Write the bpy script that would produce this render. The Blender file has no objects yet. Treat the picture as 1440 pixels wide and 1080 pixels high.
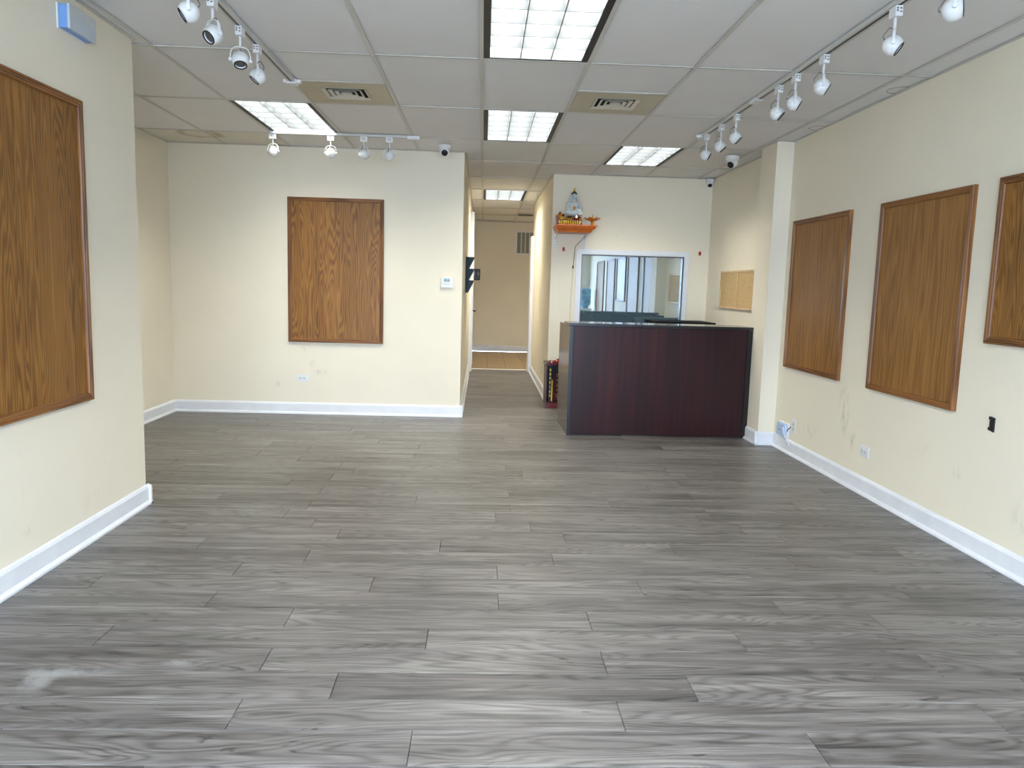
import bpy, bmesh, math, random
from mathutils import Vector, Matrix
random.seed(7)
S = bpy.context.scene
COL = S.collection
PI = math.pi

# ------------------------------------------------------------------ camera
F_PX, YAW, PITCH, ROLL, EYE = 1088.5, 0.04031, 0.12551, 0.02831, 1.319
H = 2.585                                   # ceiling height
_f = Vector((math.sin(YAW)*math.cos(PITCH), math.cos(YAW)*math.cos(PITCH), -math.sin(PITCH)))
_r = Vector((math.cos(YAW), -math.sin(YAW), 0)); _u = _r.cross(_f)
_c, _s = math.cos(ROLL), math.sin(ROLL)
CR, CU = _c*_r + _s*_u, -_s*_r + _c*_u
cd = bpy.data.cameras.new('camera'); cd.sensor_width = 36; cd.lens = F_PX/1440*36
cd.clip_start = .05; cd.clip_end = 100
cam = bpy.data.objects.new('camera', cd); COL.objects.link(cam)
cam.matrix_world = Matrix(((CR.x, CU.x, -_f.x, 0), (CR.y, CU.y, -_f.y, 0), (CR.z, CU.z, -_f.z, EYE), (0, 0, 0, 1)))
S.camera = cam

# ------------------------------------------------------------------ light
SKY = 21.0            # daylight outside the shop front, behind the camera
LAMP = 31.0          # radiance of the ceiling troffers
w = bpy.data.worlds.new('sky'); S.world = w; w.use_nodes = True
w.node_tree.nodes['Background'].inputs[0].default_value = (.63, .76, 1.0, 1)
w.node_tree.nodes['Background'].inputs[1].default_value = SKY
pl = bpy.data.lights.new('window_portal', 'AREA'); pl.shape = 'RECTANGLE'; pl.size = 3.8; pl.size_y = 2.2
pl.cycles.is_portal = True
po = bpy.data.objects.new('window_portal', pl); COL.objects.link(po)
po.location = (.05, -1.16, 1.3); po.rotation_euler = (PI/2, 0, 0)
S.view_settings.view_transform = 'Standard'; S.view_settings.look = 'None'
S.view_settings.exposure = 0.22; S.view_settings.gamma = 1.0; S.view_settings.use_curve_mapping = False

# ------------------------------------------------------------------ materials
def srgb(r, g, b):
    return tuple(((c/255/12.92) if c/255 <= .04045 else ((c/255+.055)/1.055)**2.4) for c in (r, g, b)) + (1,)
class NT:
    def __init__(s, name):
        s.m = bpy.data.materials.new(name); s.m.use_nodes = True
        s.t = s.m.node_tree; s.b = s.t.nodes['Principled BSDF']
    def n(s, typ, **kw):
        o = s.t.nodes.new(typ)
        for k, v in kw.items():
            if k.startswith('i_'):
                o.inputs[int(k[2:]) if k[2:].isdigit() else k[2:]].default_value = v
            else: setattr(o, k, v)
        return o
    def l(s, a, b): s.t.links.new(a, b)
    def math(s, op, a, b=None, c=None):
        o = s.n('ShaderNodeMath', operation=op)
        for i, v in enumerate((a, b, c)):
            if v is None: continue
            if isinstance(v, (int, float)): o.inputs[i].default_value = v
            else: s.l(v, o.inputs[i])
        return o.outputs[0]
    def ramp(s, fac, stops):
        o = s.n('ShaderNodeValToRGB'); cr = o.color_ramp
        while len(cr.elements) < len(stops): cr.elements.new(.5)
        for e, (p, c) in zip(cr.elements, stops): e.position = p; e.color = c
        s.l(fac, o.inputs[0]); return o.outputs[0]
    def mix(s, fac, a, b, mode='MIX'):
        o = s.n('ShaderNodeMix', data_type='RGBA', blend_type=mode)
        for i, v in ((0, fac), (6, a), (7, b)):
            if isinstance(v, (int, float, tuple)): o.inputs[i].default_value = v
            else: s.l(v, o.inputs[i])
        return o.outputs[2]
    def noise(s, vec, scale, detail=3, rough=.5, dist=0):
        o = s.n('ShaderNodeTexNoise', i_Scale=scale, i_Detail=detail, i_Roughness=rough, i_Distortion=dist)
        if vec is not None: s.l(vec, o.inputs['Vector'])
        return o.outputs['Fac']
    def mapping(s, vec, scale=(1, 1, 1), loc=None):
        o = s.n('ShaderNodeMapping'); o.inputs['Scale'].default_value = scale
        s.l(vec, o.inputs['Vector'])
        if loc is not None: s.l(loc, o.inputs['Location'])
        return o.outputs[0]
    def bump(s, h, strength, dist=.002):
        o = s.n('ShaderNodeBump', i_Strength=strength, i_Distance=dist); s.l(h, o.inputs['Height'])
        s.l(o.outputs[0], s.b.inputs['Normal'])
    def set(s, col=None, rough=None, metal=None, spec=None, coat=None):
        for k, v in (('Base Color', col), ('Roughness', rough), ('Metallic', metal), ('Specular IOR Level', spec), ('Coat Weight', coat)):
            if v is None: continue
            if isinstance(v, (int, float, tuple)): s.b.inputs[k].default_value = v
            else: s.l(v, s.b.inputs[k])
        return s
def plain(name, rgb, rough=.5, metal=0., spec=.5, var=.06, bump=0., scale=40, coat=0.):
    m = NT(name); c = srgb(*rgb)
    pos = m.n('ShaderNodeTexCoord').outputs['Object']
    nz = m.noise(pos, scale, 3)
    dark = tuple(x*(1-var) for x in c[:3])+(1,); lite = tuple(min(1, x*(1+var)) for x in c[:3])+(1,)
    m.set(m.ramp(nz, [(.3, dark), (.7, lite)]), rough, metal, spec, coat)
    if bump: m.bump(nz, bump)
    return m.m
def emit(name, rgb, strength):
    m = NT(name); m.b.inputs['Emission Color'].default_value = rgb; m.b.inputs['Emission Strength'].default_value = strength
    m.set((.8, .8, .8, 1), .5); return m.m
def wall_paint(name, rgb, marks=(), rough=.62):
    """cream roller paint; marks: (x,y,z, rx,ry,rz, strength, rgb) scuffs and holes at fixed places on the wall"""
    m = NT(name); c = srgb(*rgb)
    pos = m.n('ShaderNodeNewGeometry').outputs['Position']
    big = m.noise(pos, 1.1, 4, .55)
    col = m.ramp(big, [(.3, tuple(x*.965 for x in c[:3])+(1,)), (.7, tuple(min(1, x*1.02) for x in c[:3])+(1,))])
    for (x, y, z, rx, ry, rz, st, mc) in marks:
        sub = m.n('ShaderNodeVectorMath', operation='SUBTRACT'); m.l(pos, sub.inputs[0]); sub.inputs[1].default_value = (x, y, z)
        mul = m.n('ShaderNodeVectorMath', operation='MULTIPLY'); m.l(sub.outputs[0], mul.inputs[0]); mul.inputs[1].default_value = (1/rx, 1/ry, 1/rz)
        ln = m.n('ShaderNodeVectorMath', operation='LENGTH'); m.l(mul.outputs[0], ln.inputs[0])
        g = m.math('SUBTRACT', 1.0, ln.outputs['Value']); g = m.math('MAXIMUM', g, 0.0)
        if max(rx, ry, rz) > .02:
            nz = m.noise(m.mapping(pos, (1., 1., .45)), 22, 3, .6); nz = m.math('MULTIPLY', m.math('MAXIMUM', m.math('SUBTRACT', nz, .46), 0.0), 2.2)
            g = m.math('MULTIPLY', g, nz)
        else: g = m.math('MULTIPLY', g, 4.0)
        g = m.math('MINIMUM', m.math('MULTIPLY', g, st), 1.0)
        col = m.mix(g, col, srgb(*mc))
    m.set(col, rough, 0., .35)
    fine = m.noise(pos, 160, 3, .6); m.bump(fine, .12, .002)
    return m.m
def oak(name, light, mid, dark, rough=.3, axis='Z', ring=26, stretch=7.0, fine=1.0):
    """plain-sawn veneer: contour lines of a stretched noise make the cathedral figure"""
    m = NT(name); tc = m.n('ShaderNodeTexCoord').outputs['Object']
    rnd = m.n('ShaderNodeObjectInfo').outputs['Random']
    off = m.n('ShaderNodeCombineXYZ'); 
    for i, k in enumerate((37., 53., 71.)): m.l(m.math('MULTIPLY', rnd, k), off.inputs[i])
    sc = {'Z': (stretch, stretch, 1.), 'X': (1., stretch, stretch)}[axis]
    v = m.mapping(tc, sc, off.outputs[0])
    n1 = m.noise(v, .55, 2.5, .45)
    rings = m.math('SINE', m.math('MULTIPLY', n1, ring*6.283))
    rings = m.math('MULTIPLY_ADD', rings, .5, .5)
    sc2 = {'Z': (90., 90., 3.), 'X': (3., 90., 90.)}[axis]
    pore = m.noise(m.mapping(tc, sc2, off.outputs[0]), 1.6, 3, .6)
    band = m.noise(m.mapping(tc, {'Z': (5., 5., .4), 'X': (.4, 5., 5.)}[axis], off.outputs[0]), 1.2, 3, .5)
    fac = m.math('ADD', m.math('MULTIPLY', m.math('POWER', rings, 1.3), .34), m.math('MULTIPLY', pore, .48*fine))
    fac = m.math('ADD', fac, m.math('MULTIPLY', m.math('SUBTRACT', band, .5), .5))
    m.set(m.ramp(fac, [(.12, srgb(*dark)), (.45, srgb(*mid)), (.85, srgb(*light))]), rough, 0., .35)
    m.bump(pore, .10, .001)
    return m.m
FLOOR_MARKS = [(-1.32, 4.36, .42, .17, .5), (-1.35, 2.50, .17, .045, 1.3), (-1.42, 2.44, .06, .09, 1.3), (-1.0, 2.57, .09, .035, 1.2)]
def vinyl_plank(name, gain=.60):
    m = NT(name); tc = m.n('ShaderNodeTexCoord').outputs['Object']
    ob = m.n('ShaderNodeObjectInfo').outputs['Random']; isl = m.n('ShaderNodeNewGeometry').outputs['Random Per Island']
    rnd = m.math('FRACT', m.math('ADD', ob, isl))
    off = m.n('ShaderNodeCombineXYZ')
    for i, k in enumerate((41., 67., 89.)): m.l(m.math('MULTIPLY', rnd, k), off.inputs[i])
    n1 = m.noise(m.mapping(tc, (1.1, 8., 8.), off.outputs[0]), .75, 2, .45, .3)
    rings = m.math('MULTIPLY_ADD', m.math('SINE', m.math('MULTIPLY', n1, 24*6.283)), .5, .5)
    rings = m.math('MULTIPLY', m.math('POWER', rings, 2.0), m.math('MULTIPLY', m.noise(m.mapping(tc, (2., 8., 8.), off.outputs[0]), 1., 2), 2.0))
    pore = m.noise(m.mapping(tc, (7., 190., 190.), off.outputs[0]), 1.3, 4, .7)
    streak = m.noise(m.mapping(tc, (.9, 15., 15.), off.outputs[0]), 1.6, 5, .62, .6)
    wide = m.noise(m.mapping(tc, (1.4, 7., 7.), off.outputs[0]), 1.0, 3, .5, .4)
    knot = m.noise(m.mapping(tc, (5., 17., 17.), off.outputs[0]), 1.1, 4, .6, 1.0)
    knot = m.math('MULTIPLY', m.math('MAXIMUM', m.math('SUBTRACT', knot, .655), 0.0), 6.0)
    fac = m.math('ADD', m.math('MULTIPLY', rings, -.22), m.math('MULTIPLY', pore, .55))
    fac = m.math('ADD', fac, m.math('MULTIPLY', m.math('SUBTRACT', streak, .5), 1.35))
    fac = m.math('ADD', fac, m.math('MULTIPLY', m.math('SUBTRACT', wide, .5), .75))
    fac = m.math('ADD', fac, m.math('MULTIPLY_ADD', m.math('SUBTRACT', rnd, .5), .16, .34))
    fac = m.math('SUBTRACT', fac, knot)
    g = lambda *c: tuple(x*gain for x in srgb(*c)[:3])+(1,)
    col = m.ramp(fac, [(.08, g(62, 59, 58)), (.42, g(112, 107, 104)), (.62, g(137, 132, 129)), (.98, g(178, 173, 168))])
    # dusty, whitish rubbed patches left on the planks
    pos = m.n('ShaderNodeNewGeometry').outputs['Position']; pn_ = m.noise(pos, 9, 4, .7)
    for (x, y, rx, ry, st) in FLOOR_MARKS:
        sub = m.n('ShaderNodeVectorMath', operation='SUBTRACT'); m.l(pos, sub.inputs[0]); sub.inputs[1].default_value = (x, y, 0)
        mul = m.n('ShaderNodeVectorMath', operation='MULTIPLY'); m.l(sub.outputs[0], mul.inputs[0]); mul.inputs[1].default_value = (1/rx, 1/ry, 0)
        ln = m.n('ShaderNodeVectorMath', operation='LENGTH'); m.l(mul.outputs[0], ln.inputs[0])
        e = m.math('MAXIMUM', m.math('SUBTRACT', 1.0, ln.outputs['Value']), 0.0)
        e = m.math('MINIMUM', m.math('MULTIPLY', m.math('MULTIPLY', m.math('MAXIMUM', m.math('SUBTRACT', pn_, .38), 0.0), 6.0), m.math('MULTIPLY', e, st)), .75)
        col = m.mix(e, col, g(190, 188, 188))
    m.set(col, m.math('MULTIPLY_ADD', pore, .18, .30), 0., .5)
    m.bump(pore, .12, .001)
    return m.m
def mahogany(name):
    m = NT(name); tc = m.n('ShaderNodeTexCoord').outputs['Object']
    st = m.noise(m.mapping(tc, (22., 22., .7)), 1.4, 4, .6)
    big = m.noise(m.mapping(tc, (3.5, 3.5, .5)), 1.2, 2)
    fac = m.math('ADD', m.math('MULTIPLY', st, .6), m.math('MULTIPLY', big, .45))
    m.set(m.ramp(fac, [(.36, srgb(30, 12, 15)), (.52, srgb(45, 16, 19)), (.7, srgb(66, 22, 23))]), .34, 0., .28)
    return m.m
def acoustic(name, rgb, stain=None):
    m = NT(name); c = srgb(*rgb); tc = m.n('ShaderNodeNewGeometry').outputs['Position']
    big = m.noise(tc, 1.7, 3); fine = m.noise(tc, 190, 2, .7)
    col = m.ramp(big, [(.3, tuple(x*.96 for x in c[:3])+(1,)), (.7, c)])
    col = m.mix(m.math('MULTIPLY', m.math('MAXIMUM', m.math('SUBTRACT', fine, .6), 0.), 1.2), col, srgb(150, 148, 142))
    if stain:
        sub = m.n('ShaderNodeVectorMath', operation='DISTANCE'); m.l(tc, sub.inputs[0]); sub.inputs[1].default_value = stain
        d = m.math('ADD', sub.outputs['Value'], m.math('MULTIPLY', m.noise(tc, 9, 3), .14))
        ring = m.math('SUBTRACT', 1.0, m.math('MULTIPLY', m.math('ABSOLUTE', m.math('SUBTRACT', d, .23)), 16.))
        col = m.mix(m.math('MULTIPLY', m.math('MAXIMUM', ring, 0.), .5), col, srgb(150, 120, 70))
        col = m.mix(m.math('MULTIPLY', m.math('MAXIMUM', m.math('SUBTRACT', .2, d), 0.), .9), col, srgb(165, 140, 95))
    m.set(col, .9, 0., .2); m.bump(fine, .25, .003)
    return m.m
def glass_mirror(name):
    m = NT(name)
    nz = m.noise(m.n('ShaderNodeTexCoord').outputs['Object'], 3, 2)
    g = m.n('ShaderNodeBsdfGlossy', i_Roughness=.012); m.l(m.ramp(nz, [(0, srgb(214, 224, 230)), (1, srgb(220, 229, 235))]), g.inputs[0])
    d = m.n('ShaderNodeBsdfDiffuse'); d.inputs[0].default_value = srgb(120, 152, 165)      # diffuse share imitates bluish light coming through from the room behind
    mx = m.n('ShaderNodeMixShader'); mx.inputs[0].default_value = .30
    m.l(g.outputs[0], mx.inputs[1]); m.l(d.outputs[0], mx.inputs[2]); m.l(mx.outputs[0], m.t.nodes['Material Output'].inputs[0])
    return m.m
def glass_clear(name):
    m = NT(name); t = m.n('ShaderNodeBsdfTransparent'); t.inputs[0].default_value = (.93, .96, .96, 1)
    g = m.n('ShaderNodeBsdfGlossy', i_Roughness=.02); mx = m.n('ShaderNodeMixShader'); mx.inputs[0].default_value = .08
    m.l(t.outputs[0], mx.inputs[1]); m.l(g.outputs[0], mx.inputs[2])
    m.l(mx.outputs[0], m.t.nodes['Material Output'].inputs[0]); return m.m

SC = (120, 116, 105)
CREAM = (240, 230, 208)
M = {}
M['wall'] = wall_paint('cream_wall_paint', CREAM)
M['wall_right'] = wall_paint('cream_wall_paint_scuffed', CREAM, [
    (2.58, 5.36, .55, .2, .10, .16, .9, SC), (2.58, 5.30, .42, .2, .09, .14, .8, SC), (2.58, 5.18, .33, .2, .06, .08, .9, SC),
    (2.58, 3.42, .30, .2, .16, .12, .6, SC), (2.58, 4.0, .38, .2, .05, .06, .9, SC), (2.58, 4.35, .45, .2, .10, .05, .5, SC), (2.58, 5.9, .25, .2, .25, .08, .5, SC)])
M['wall_back'] = wall_paint('cream_wall_paint_marked', CREAM, [
    (-2.80, 7.7, 2.43, .012, .3, .012, 1, (60, 55, 45)), (-2.80, 7.7, 2.39, .010, .3, .010, .8, (90, 80, 60)), (-2.61, 7.7, 2.425, .013, .3, .010, 1, (60, 55, 45)), (-2.65, 7.7, 2.40, .007, .3, .007, .8, (90, 80, 60)),
    (-1.67, 7.7, .53, .05, .3, .07, .5, SC), (-1.60, 7.7, .42, .09, .3, .04, .5, SC), (-1.74, 7.7, .66, .06, .3, .05, .35, SC), (-2.0, 7.7, .28, .05, .3, .06, .5, SC)])
M['wall_left'] = wall_paint('cream_wall_paint_chipped', CREAM, [
    (-1.935, 3.30, .22, .2, .06, .03, 1., (170, 150, 120)), (-1.935, 3.28, .45, .2, .012, .30, .35, (190, 180, 165)), (-1.935, 4.0, .36, .2, .02, .02, 1, (120, 100, 70)), (-1.935, 3.9, .2, .2, .22, .09, .35, (190, 180, 160))])
M['wall_recess'] = wall_paint('cream_wall_paint_recess', CREAM, [
    (1.50, 8.92, 1.93, .03, .3, .010, 1., (120, 105, 80)), (1.57, 8.92, 2.02, .010, .3, .012, 1, (120, 105, 80)), (1.68, 8.92, 2.08, .012, .3, .014, .8, (150, 135, 100))])
M['trim'] = plain('white_gloss_trim', (232, 233, 236), .35, var=.03, scale=9)
M['white'] = plain('white_plastic', (232, 232, 230), .35, var=.02)
M['offwhite'] = plain('offwhite_plastic', (222, 220, 212), .4, var=.03)
M['porcelain'] = plain('white_porcelain', (205, 212, 212), .12, var=.05, coat=.6)
M['black'] = plain('black_plastic', (14, 14, 15), .35, var=.1)
M['black_metal'] = plain('black_painted_metal', (10, 10, 11), .45, var=.1)
M['gap'] = plain('dark_plenum', (20, 20, 20), .9, var=.1)
M['grey'] = plain('grey_metal', (120, 120, 120), .35, .7, var=.08)
M['track'] = plain('white_track_aluminium', (205, 203, 198), .35, var=.03)
M['tee'] = plain('ceiling_tee_paint', (208, 205, 196), .5, var=.03)
M['tile'] = acoustic('acoustic_tile', (236, 234, 231))
M['tile_stain'] = acoustic('acoustic_tile_stained', (228, 222, 208), (-2.56, 7.22, H))
M['vent'] = plain('beige_vent_panel', (196, 186, 160), .5, var=.05, scale=6)
M['vent_light'] = plain('pale_vent_metal', (214, 208, 192), .4, var=.04)
M['plank'] = vinyl_plank('grey_vinyl_plank')
M['subfloor'] = plain('floor_underlay', (48, 45, 43), .9)
M['hall_tile'] = plain('tan_ceramic_tile', (158, 132, 94), .4, var=.12, scale=18)
M['grout'] = plain('brown_grout', (86, 70, 52), .9)
M['oak'] = oak('oak_veneer', (172, 122, 60), (147, 100, 45), (100, 64, 26), .42, ring=30, stretch=12)
M['oak_flat'] = oak('oak_veneer_straight', (170, 123, 67), (150, 105, 53), (116, 77, 37), .5, ring=9, stretch=20, fine=1.2)
M['oak_rail'] = oak('oak_frame_rail', (160, 110, 62), (138, 90, 47), (98, 62, 32), .4, ring=8, stretch=14)
M['oak_rail_x'] = oak('oak_frame_rail_across', (160, 110, 62), (138, 90, 47), (98, 62, 32), .4, axis='X', ring=8, stretch=14)
M['cork'] = plain('tan_cork', (202, 171, 122), .9, var=.14, scale=60, bump=.3)
M['pine'] = oak('pale_pine_frame', (226, 196, 140), (214, 180, 122), (190, 150, 92), .45, ring=6, stretch=12)
M['mahogany'] = mahogany('mahogany_laminate')
M['mahogany_edge'] = plain('black_edge_banding', (15, 12, 14), .3, var=.1)
M['counter_top'] = plain('dark_gloss_counter_laminate', (44, 28, 28), .10, spec=.8, var=.1)
M['end_laminate'] = plain('dark_gloss_end_laminate', (52, 34, 30), .16, spec=.75, var=.12, scale=20)
M['black_top'] = plain('black_desk_top', (10, 9, 10), .7, spec=.15, var=.1)
M['teal'] = plain('dark_teal_plastic', (7, 42, 50), .4, spec=.25, var=.1)
M['red'] = plain('red_lacquer', (120, 12, 16), .25, var=.15)
M['tagred'] = plain('red_paper', (190, 40, 36), .7, var=.08)
M['shrine_red'] = plain('deep_red_lacquer', (92, 10, 14), .3, var=.15)
M['darkred'] = plain('dark_red_lacquer', (58, 10, 16), .25, var=.2)
M['orange'] = plain('orange_red_lacquered_wood', (206, 102, 26), .35, var=.12, scale=14)
M['gold'] = plain('gold_paint', (214, 158, 40), .28, .65, var=.2, scale=60)
M['goldplain'] = plain('bright_yellow_gold', (238, 196, 70), .3, .25, var=.15, scale=60)
M['bronze'] = plain('orange_bronze', (212, 134, 36), .3, .3, var=.2)
M['hair'] = plain('black_glaze', (18, 16, 18), .2)
M['blue'] = plain('blue_plastic_daylight_tint', (120, 160, 215), .4, var=.05)
M['paleblue'] = plain('very_pale_blue_plastic', (184, 206, 236), .4, var=.04)
M['bluegrey'] = plain('pale_grey_cover', (196, 202, 208), .4, var=.03)
M['jug'] = plain('blue_water_jug', (120, 185, 225), .15, var=.2, scale=12)
M['lcd'] = plain('thermostat_screen', (150, 170, 165), .25, var=.05)
M['ink'] = plain('dark_ink', (40, 44, 50), .5)
M['signwhite'] = plain('sign_white', (150, 150, 150), .5)
M['mirror'] = glass_mirror('reflective_office_glass')
M['glass'] = glass_clear('shopfront_glass')
M['alu'] = plain('anodised_aluminium', (110, 112, 115), .4, .6)
M['concrete'] = plain('sidewalk_concrete', (165, 162, 156), .9, var=.1, scale=8)
M['slat'] = plain('grey_grille_filter', (150, 148, 130), .7)
M['lamp'] = emit('fluorescent_diffuser', (1.0, .98, .88, 1), LAMP)
M['louver'] = plain('satin_aluminium_louver', (98, 102, 106), .45, var=.02)
M['flame'] = emit('altar_lamp_glow', (1.0, .62, .38, 1), 1.0)
M['doorwhite'] = plain('white_door_paint', (226, 226, 220), .4, var=.02)
M['cable'] = plain('brown_wire', (96, 76, 60), .5)

# ------------------------------------------------------------------ mesh helpers
class MB:
    def __init__(s): s.v = []; s.f = []; s.sm = []
    def add(s, vs, fs, smooth=False):
        o = len(s.v); s.v += [Vector(p) for p in vs]; s.f += [tuple(i+o for i in q) for q in fs]; s.sm += [smooth]*len(fs); return s
    def box(s, x0, x1, y0, y1, z0, z1, bev=0.):
        x0, x1 = min(x0, x1), max(x0, x1); y0, y1 = min(y0, y1), max(y0, y1); z0, z1 = min(z0, z1), max(z0, z1)
        if bev <= 0:
            vs = [(x, y, z) for z in (z0, z1) for y in (y0, y1) for x in (x0, x1)]
            return s.add(vs, [(0, 2, 3, 1), (4, 5, 7, 6), (0, 1, 5, 4), (2, 6, 7, 3), (0, 4, 6, 2), (1, 3, 7, 5)])
        bm = bmesh.new(); bmesh.ops.create_cube(bm, size=1)
        for v in bm.verts: v.co = Vector(((x0+x1)/2+v.co.x*(x1-x0), (y0+y1)/2+v.co.y*(y1-y0), (z0+z1)/2+v.co.z*(z1-z0)))
        bmesh.ops.bevel(bm, geom=bm.edges[:], offset=bev, segments=2, profile=.7, affect='EDGES', clamp_overlap=True)
        bm.verts.index_update()
        s.add([v.co.copy() for v in bm.verts], [tuple(v.index for v in f.verts) for f in bm.faces]); bm.free(); return s
    def lathe(s, prof, axis=(0, 0, 1), org=(0, 0, 0), n=24, sx=1., sy=1., smooth=True, cap=True):
        """prof: list of (radius, height along axis)"""
        a = Vector(axis).normalized(); q = Vector((0, 0, 1)).rotation_difference(a); org = Vector(org)
        vs = []; fs = []
        for r, h in prof:
            for k in range(n):
                t = 2*PI*k/n; vs.append(org + q @ Vector((r*math.cos(t)*sx, r*math.sin(t)*sy, h)))
        for i in range(len(prof)-1):
            for k in range(n):
                fs.append((i*n+k, i*n+(k+1) % n, (i+1)*n+(k+1) % n, (i+1)*n+k))
        s.add(vs, fs, smooth)
        if cap:
            o = len(s.v)-len(vs)
            s.f += [tuple(o+k for k in reversed(range(n))), tuple(o+(len(prof)-1)*n+k for k in range(n))]; s.sm += [False, False]
        return s
    def cyl(s, a, b, r, n=12, r2=None):
        a, b = Vector(a), Vector(b); r2 = r if r2 is None else r2
        return s.lathe([(r, 0), (r2, (b-a).length)], b-a, a, n)
    def ball(s, c, rx, ry=None, rz=None, n=20, m=12):
        ry = rx if ry is None else ry; rz = rx if rz is None else rz
        prof = [(math.sin(PI*i/m)*1.0, -math.cos(PI*i/m)) for i in range(m+1)]
        vs = []; fs = []
        for r, h in prof:
            for k in range(n):
                t = 2*PI*k/n; vs.append(Vector(c)+Vector((max(r, 1e-4)*math.cos(t)*rx, max(r, 1e-4)*math.sin(t)*ry, h*rz)))
        for i in range(m):
            for k in range(n): fs.append((i*n+k, i*n+(k+1) % n, (i+1)*n+(k+1) % n, (i+1)*n+k))
        return s.add(vs, fs, True)
    def tube(s, pts, r, n=8):
        pts = [Vector(p) for p in pts]; vs = []; fs = []; up = Vector((.31, .2, .93))
        for i, p in enumerate(pts):
            d = (pts[min(i+1, len(pts)-1)]-pts[max(i-1, 0)]).normalized()
            x = d.cross(up)
            if x.length < 1e-3: x = d.cross(Vector((1, 0, 0)))
            x.normalize(); y = d.cross(x).normalized()
            for k in range(n):
                t = 2*PI*k/n; vs.append(p+x*r*math.cos(t)+y*r*math.sin(t))
        for i in range(len(pts)-1):
            for k in range(n): fs.append((i*n+k, i*n+(k+1) % n, (i+1)*n+(k+1) % n, (i+1)*n+k))
        fs += [tuple(reversed(range(n))), tuple((len(pts)-1)*n+k for k in range(n))]
        return s.add(vs, fs, True)
    def prism(s, poly, a, b, axis='Y'):
        """extrude a 2-D outline from a to b along axis; outline is in the other two axes"""
        def P(u, v, w): return {'X': (w, u, v), 'Y': (u, w, v), 'Z': (u, v, w)}[axis]
        n = len(poly); vs = [P(u, v, a) for u, v in poly]+[P(u, v, b) for u, v in poly]
        return s.add(vs, [tuple(range(n)), tuple(reversed(range(n, 2*n)))]+[(i, i+n, (i+1) % n+n, (i+1) % n) for i in range(n)])
    def xf(s, mat):
        s.v = [mat @ p for p in s.v]; return s
    def mesh(s, name, mat):
        me = bpy.data.meshes.new(name); me.from_pydata([tuple(p) for p in s.v], [], s.f)
        me.polygons.foreach_set('use_smooth', s.sm)
        bm = bmesh.new(); bm.from_mesh(me); bmesh.ops.recalc_face_normals(bm, faces=bm.faces[:]); bm.to_mesh(me); bm.free()
        me.materials.append(M[mat] if isinstance(mat, str) else mat); me.update(); return me
    def build(s, name, mat, parent=None, loc=None):
        o = bpy.data.objects.new(name, s.mesh(name, mat)); COL.objects.link(o); o.parent = parent
        if loc is not None: o.location = loc
        return o
def inst(name, me, parent, loc, scale=(1, 1, 1)):
    o = bpy.data.objects.new(name, me); COL.objects.link(o); o.parent = parent; o.location = loc; o.scale = scale; return o
def tag(o, label, cat, group=None):
    o['label'] = label; o['category'] = cat
    if group: o['group'] = group
    return o
def thing(name, label, cat, loc=(0, 0, 0), rz=0., group=None):
    o = bpy.data.objects.new(name, None); COL.objects.link(o); o.location = loc; o.rotation_euler = (0, 0, rz)
    o.empty_display_size = .05
    return tag(o, label, cat, group)
def struct(name, mb, mat, label=None):
    o = mb.build(name, mat); o['kind'] = 'structure'
    if label: o['label'] = label
    return o
FACE_BACK, FACE_LEFT, FACE_RIGHT = 0., PI/2, -PI/2     # things on the back wall, left wall (facing +X), right wall (facing -X)

# ------------------------------------------------------------------ room shell
XL, XA, XR = -1.935, -3.03, 2.58        # left wall, alcove wall, right wall
YF, YC, YB, YR, YE = -1.05, 4.47, 7.70, 8.92, 15.70   # shop front, left corner, back wall, reception wall, hall end
XH0, XH1, YH, XBK = -.21, .765, 12.30, 2.58          # hall walls, end of its right wall, width of the area behind

struct('wall_left', MB().box(XA-.3, XL, YF-.2, YC, 0, H+.3), 'wall_left')
struct('wall_left_alcove', MB().box(XA-.3, XA, YC, YB+.3, 0, H+.3), 'wall')
struct('wall_back', MB().box(XA, XH0, YB, YB+.14, 0, H+.3), 'wall_back')
struct('wall_hall_left', MB().box(XH0-.14, XH0, YB+.14, YE, 0, H+.3), 'wall')
struct('wall_hall_end', MB().box(XH0-.14, XBK+.2, YE, YE+.15, 0, H+.3), 'wall')
struct('wall_hall_right', MB().box(XH1, XH1+.14, YR+.14, YH, 0, H+.3), 'wall')
struct('wall_rear_area', MB().box(XH1+.14, XBK+.2, YH-.14, YH, 0, H+.3).box(XBK, XBK+.2, YH, YE, 0, H+.3), 'wall')
GX0, GX1, GZ0, GZ1 = 1.112, 2.292, .86, 1.706        # glass of the reception window
struct('wall_reception', MB().box(XH1, GX0, YR, YR+.14, 0, H+.3).box(GX1, XR+.2, YR, YR+.14, 0, H+.3).box(GX0, GX1, YR, YR+.14, 0, GZ0).box(GX0, GX1, YR, YR+.14, GZ1, H+.3), 'wall_recess')
struct('wall_right', MB().box(XR, XR+.2, YF-.2, YR, 0, H+.3), 'wall_right')
struct('wall_right_column', MB().box(2.435, XR, 6.60, 6.96, 0, H+.1), 'wall')
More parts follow.
